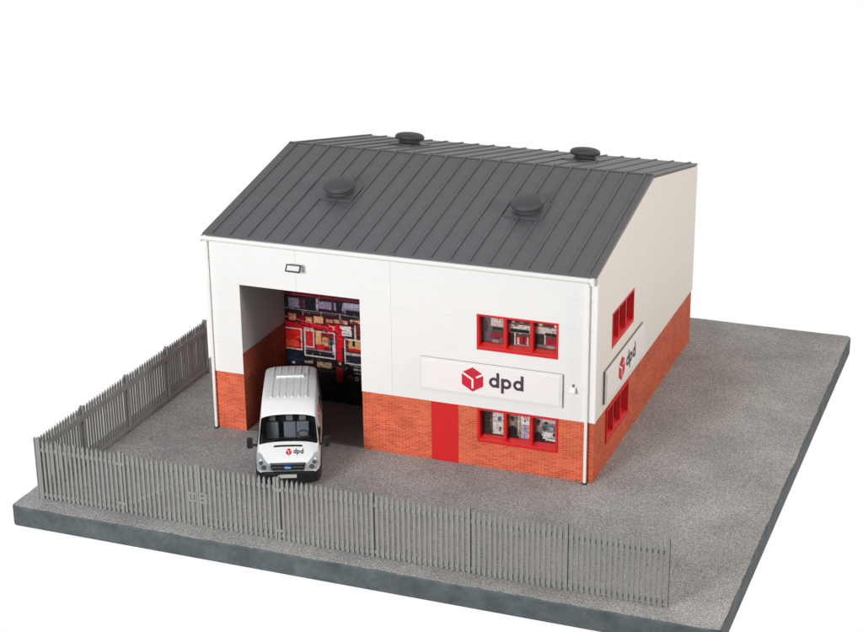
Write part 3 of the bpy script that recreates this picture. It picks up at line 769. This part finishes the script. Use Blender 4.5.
# cab side windows and black pillars, set a hair proud of the body
def side_patch(name, m, pts, s_):
    """pts given as (y, z); x follows the body side above the belt"""
    vb = VB()
    def X(y, z):
        f = max(0, min(1, (z-1.10)/.76)); return s_*(.965-.155*f+.012)
    n = len(pts); vb.add([(X(y, z), y, z) for y, z in pts]+[(X(y, z)-s_*.03, y, z) for y, z in pts], [tuple(range(n)), tuple(range(n, 2*n))[::-1]]+[(i, (i+1) % n, n+(i+1) % n, n+i) for i in range(n)])
    return vb.build(name, m, van)
for s_ in (-1, 1):
    side_patch('side_window', M['van_black'], [(.98, 1.14), (1.95, 1.14), (1.95, 1.80), (1.45, 1.78)], s_)
    vb = VB()       # door mirror: arm and housing
    vb.bar((s_*.93, .93, 1.12), (s_*1.10, .86, 1.16), .07, .06); arm = vb.build('mirror', M['van_black'], van)
    vb = VB(); vb.box(s_*1.17-.09, s_*1.17+.09, .80, .92, 1.06, 1.42); vb.build('mirror_housing', M['van_black'], arm, bevel=.035, seg=3)
    vb = VB(); vb.box(min(s_*.955, s_*.995), max(s_*.955, s_*.995), .95, 4.55, .60, .70); vb.build('side_rubbing_strip', M['van_black'], van, bevel=.01)
    # headlamp: almond lens wrapping round the wing
    P = [(.50,-.035,.69),(.80,-.010,.69),(.875,.03,.72),(.935,.12,.86),(.935,.24,.98),(.90,.42,1.115),(.80,.30,1.095),(.70,.10,1.015),(.585,.0,.92),(.53,-.03,.82)]
    c = (.76, .02, .88); vb = VB(); n = len(P); sh = Vector((s_*.0, -.018, .010))
    A = [(s_*(x+.008), y-.02, z+.006) for x, y, z in P]; B = [(s_*(x-.05), y+.08, z-.04) for x, y, z in P]
    vb.add(A+B+[(s_*c[0], c[1]-.035, c[2]+.03)], [(i, (i+1) % n, 2*n) for i in range(n)]+[(i, (i+1) % n, n+(i+1) % n, n+i) for i in range(n)])
    hl = vb.build('headlight', M['lens'], van, smooth=False)
    for q, r in (((.72, -.045, .80), .075), ((.80, .0, .93), .06)):
        vb = VB(); vb.tube((s_*q[0], q[1]+.05, q[2]), (s_*q[0]*1.0, q[1]-.008, q[2]+.012), r, 14); vb.build('reflector', M['lens_dark'], hl)
# front: bumper, grille, badge, plate, bonnet slot
def arc_strip(mb, plan, z0, z1, d):
    n = len(plan); vs = [(x, y, z) for z in (z0, z1) for x, y in plan]+[(x*.9, y+d, z) for z in (z0, z1) for x, y in plan]
    f = []
    for i in range(n-1):
        f += [(i, i+1, n+i+1, n+i), (2*n+i, 3*n+i, 3*n+i+1, 2*n+i+1), (n+i, n+i+1, 3*n+i+1, 3*n+i), (i, 2*n+i, 2*n+i+1, i+1)]
    f += [(0, n, 3*n, 2*n), (n-1, 3*n-1, 4*n-1, 2*n-1)]; mb.add(vs, f)
plan = [(-.985,.46),(-.965,.22),(-.90,.05),(-.72,-.06),(-.38,-.10),(0,-.11),(.38,-.10),(.72,-.06),(.90,.05),(.965,.22),(.985,.46)]
vb = VB(); arc_strip(vb, plan, .24, .64, .18); bp = vb.build('bumper', M['van_black'], van, bevel=.04, seg=3, smooth=False)
vb = VB(); vb.prism([(-.46,.665),(.46,.665),(.54,.93),(-.54,.93)], 'y', -.045, .03); gr = vb.build('grille', M['van_black'], van, bevel=.015)
vb = VB()
for z, hw in ((.905,.50),(.80,.47),(.695,.44)): vb.box(-hw, hw, -.062, -.046, z-.016, z+.016)
vb.build('grille_bar', M['chrome'], gr, bevel=.006)
def ell(mb, cx, cz, rx, rz, y0, y1, n=24): mb.prism([(cx+rx*math.cos(2*math.pi*i/n), cz+rz*math.sin(2*math.pi*i/n)) for i in range(n)], 'y', y0, y1)
vb = VB(); ell(vb, 0, .80, .135, .062, -.085, -.05); bad = vb.build('badge', M['blue'], gr)
vb = VB()   # pale flourish across the oval
pp = [(-.085,.79),(-.05,.825),(-.03,.785),(.0,.81),(.02,.785),(.05,.81),(.085,.79)]
for a, c in zip(pp[:-1], pp[1:]): vb.bar((a[0], -.088, a[1]), (c[0], -.088, c[1]), .006, .018)
vb.build('badge_mark', M['logo_white'], bad)
vb = VB(); vb.box(-.26, .26, -.135, -.11, .47, .58); pl = vb.build('number_plate', M['plate'], van)
def lay(name, m, fn, quads, d0, d1, parent=None):
    """small raised strips that follow the skin; quads in the skin's own (u, v)"""
    mb = MB()
    for (u0, u1, v0, v1, n) in quads:
        for k in range(n):
            a, c = u0+(u1-u0)*k/n, u0+(u1-u0)*(k+1)/n
            q = [(a, v0), (c, v0), (c, v1), (a, v1)]
            mb.add([fn(u, v, -d1) for u, v in q]+[fn(u, v, -d0) for u, v in q], [(0,1,2,3),(4,5,6,7)]+([(0,1,5,4),(2,3,7,6)])+([(3,0,4,7)] if k == 0 else [])+([(1,2,6,5)] if k == n-1 else []))
    return mb.build(name, m, parent or van)
lay('bonnet_slot', M['van_black'], on_top, [(-.43, .43, .56, .635, 8)], -.002, .008)
vb = VB()
for x0, x1 in ((-.66, -.05), (.05, .70)): vb.bar((x0, .80, 1.285), (x1, .90, 1.40), .022, .02)
vb.build('wiper', M['van_black'], van)
hb = lambda u, v, d: on_top(u, .30+(v-.25)*1.55, d)
cube_logo(hb, .03, .27, .095, .001, van, .006); lettering(hb, .17, .225, .09, .001, van, .006)
# roof: ribs, and an added raised bar standing in for a highlight
vb = VB()
for x in (-.54, -.32, -.11, .11, .32, .54): vb.box(x-.025, x+.025, 2.05, 4.5, 2.25, 2.297)
vb.build('roof_rib', M['van'], van, bevel=.012)
vb = VB(); vb.box(-.44, .44, 3.62, 3.76, 2.26, 2.335); vb.build('highlight_bar', M['van'], van, bevel=.02, seg=3)
# side graphics in red and dark ink
for s_ in (-1, 1):
    sg = lambda u, v, d, s_=s_: on_side(s_, 3.0+s_*u, v, d)
    cube_logo(sg, -.62, 1.50, .34, .001, van, .006); lettering(sg, -.12, 1.34, .32, .001, van, .006)
# wheels
for x in (-.86, .86):
    for y in (.86, 3.75):
        R2 = Matrix.Translation((0, 0, 0))
        vb = VB(); vb.lathe([(.20, -.11), (.315, -.11), (.335, -.07), (.335, .07), (.315, .11), (.20, .11)], 28, M=Matrix.Translation((x, y, .335)) @ Matrix.Rotation(math.pi/2, 4, 'Y')); wh = vb.build('wheel', M['tyre'], van)
        vb = VB(); sx = 1 if x > 0 else -1
        vb.lathe([(.21, -.02), (.20, .02), (.10, .035), (.03, .05)], 20, M=Matrix.Translation((x+sx*.10, y, .335)) @ Matrix.Rotation(sx*math.pi/2, 4, 'Y')); vb.build('rim', M['rim'], wh)
        vb = VB(); vb.prism([(y+.42*math.cos(a), max(.25, .335+.42*math.sin(a))) for a in [math.pi*i/14 for i in range(15)]], 'x', min(sx*.955, sx*.992), max(sx*.955, sx*.992)); vb.build('wheel_arch', M['van_black'], wh)

# =================================================================== LIGHTING
wd = bpy.data.worlds.new('World'); scene.world = wd; wd.use_nodes = True
bg = wd.node_tree.nodes['Background']; bg.inputs['Strength'].default_value = WORLD
# a white studio sweep behind the model, a dimmer room on the near side
wn = wd.node_tree; tcw = wn.nodes.new('ShaderNodeTexCoord'); dt = wn.nodes.new('ShaderNodeVectorMath'); dt.operation = 'DOT_PRODUCT'
dt.inputs[1].default_value = Vector((-.36, .92, -.15)).normalized(); wn.links.new(tcw.outputs['Generated'], dt.inputs[0])
wr = wn.nodes.new('ShaderNodeMapRange'); wr.interpolation_type = 'SMOOTHSTEP'
wr.inputs['From Min'].default_value = -.1; wr.inputs['From Max'].default_value = .72; wr.inputs['To Min'].default_value = ROOM; wr.inputs['To Max'].default_value = 1.0
wn.links.new(dt.outputs['Value'], wr.inputs['Value']); wn.links.new(wr.outputs['Result'], bg.inputs['Color'])
def area(name, loc, target, size, power, color=(1,1,1), size_y=None):
    l = bpy.data.lights.new(name, 'AREA'); l.size = size; l.energy = power; l.color = color
    if size_y: l.shape = 'RECTANGLE'; l.size_y = size_y
    o = bpy.data.objects.new(name, l); COL.objects.link(o); o.location = loc
    o.rotation_euler = (Vector(target)-Vector(loc)).to_track_quat('-Z', 'Y').to_euler(); return o
for a in LIGHTS: area(*a)

# ===================================================================== CAMERA
cx, cy, cz, yaw, pitch, roll, fpx = 12.14545, -43.70485, 21.87635, .37111, -.3549, -.01155, 1749.796
fw = Vector((-math.sin(yaw)*math.cos(pitch), math.cos(yaw)*math.cos(pitch), math.sin(pitch)))
rt = Vector((math.cos(yaw), math.sin(yaw), 0)); up = rt.cross(fw)
r2 = rt*math.cos(roll)+up*math.sin(roll); u2 = -rt*math.sin(roll)+up*math.cos(roll)
cam = bpy.data.cameras.new('camera'); co = bpy.data.objects.new('camera', cam); COL.objects.link(co)
mx = Matrix((r2, u2, -fw)).transposed().to_4x4(); mx.translation = (cx, cy, cz); co.matrix_world = mx
cam.sensor_width = 36; cam.sensor_fit = 'HORIZONTAL'; cam.lens = fpx/863*36; cam.clip_start = .5; cam.clip_end = 500
scene.camera = co
scene.view_settings.view_transform = 'Standard'; scene.view_settings.look = 'None'; scene.view_settings.exposure = EXPOSURE; scene.view_settings.gamma = 1
scene.cycles.max_bounces = 8; scene.cycles.use_denoising = True
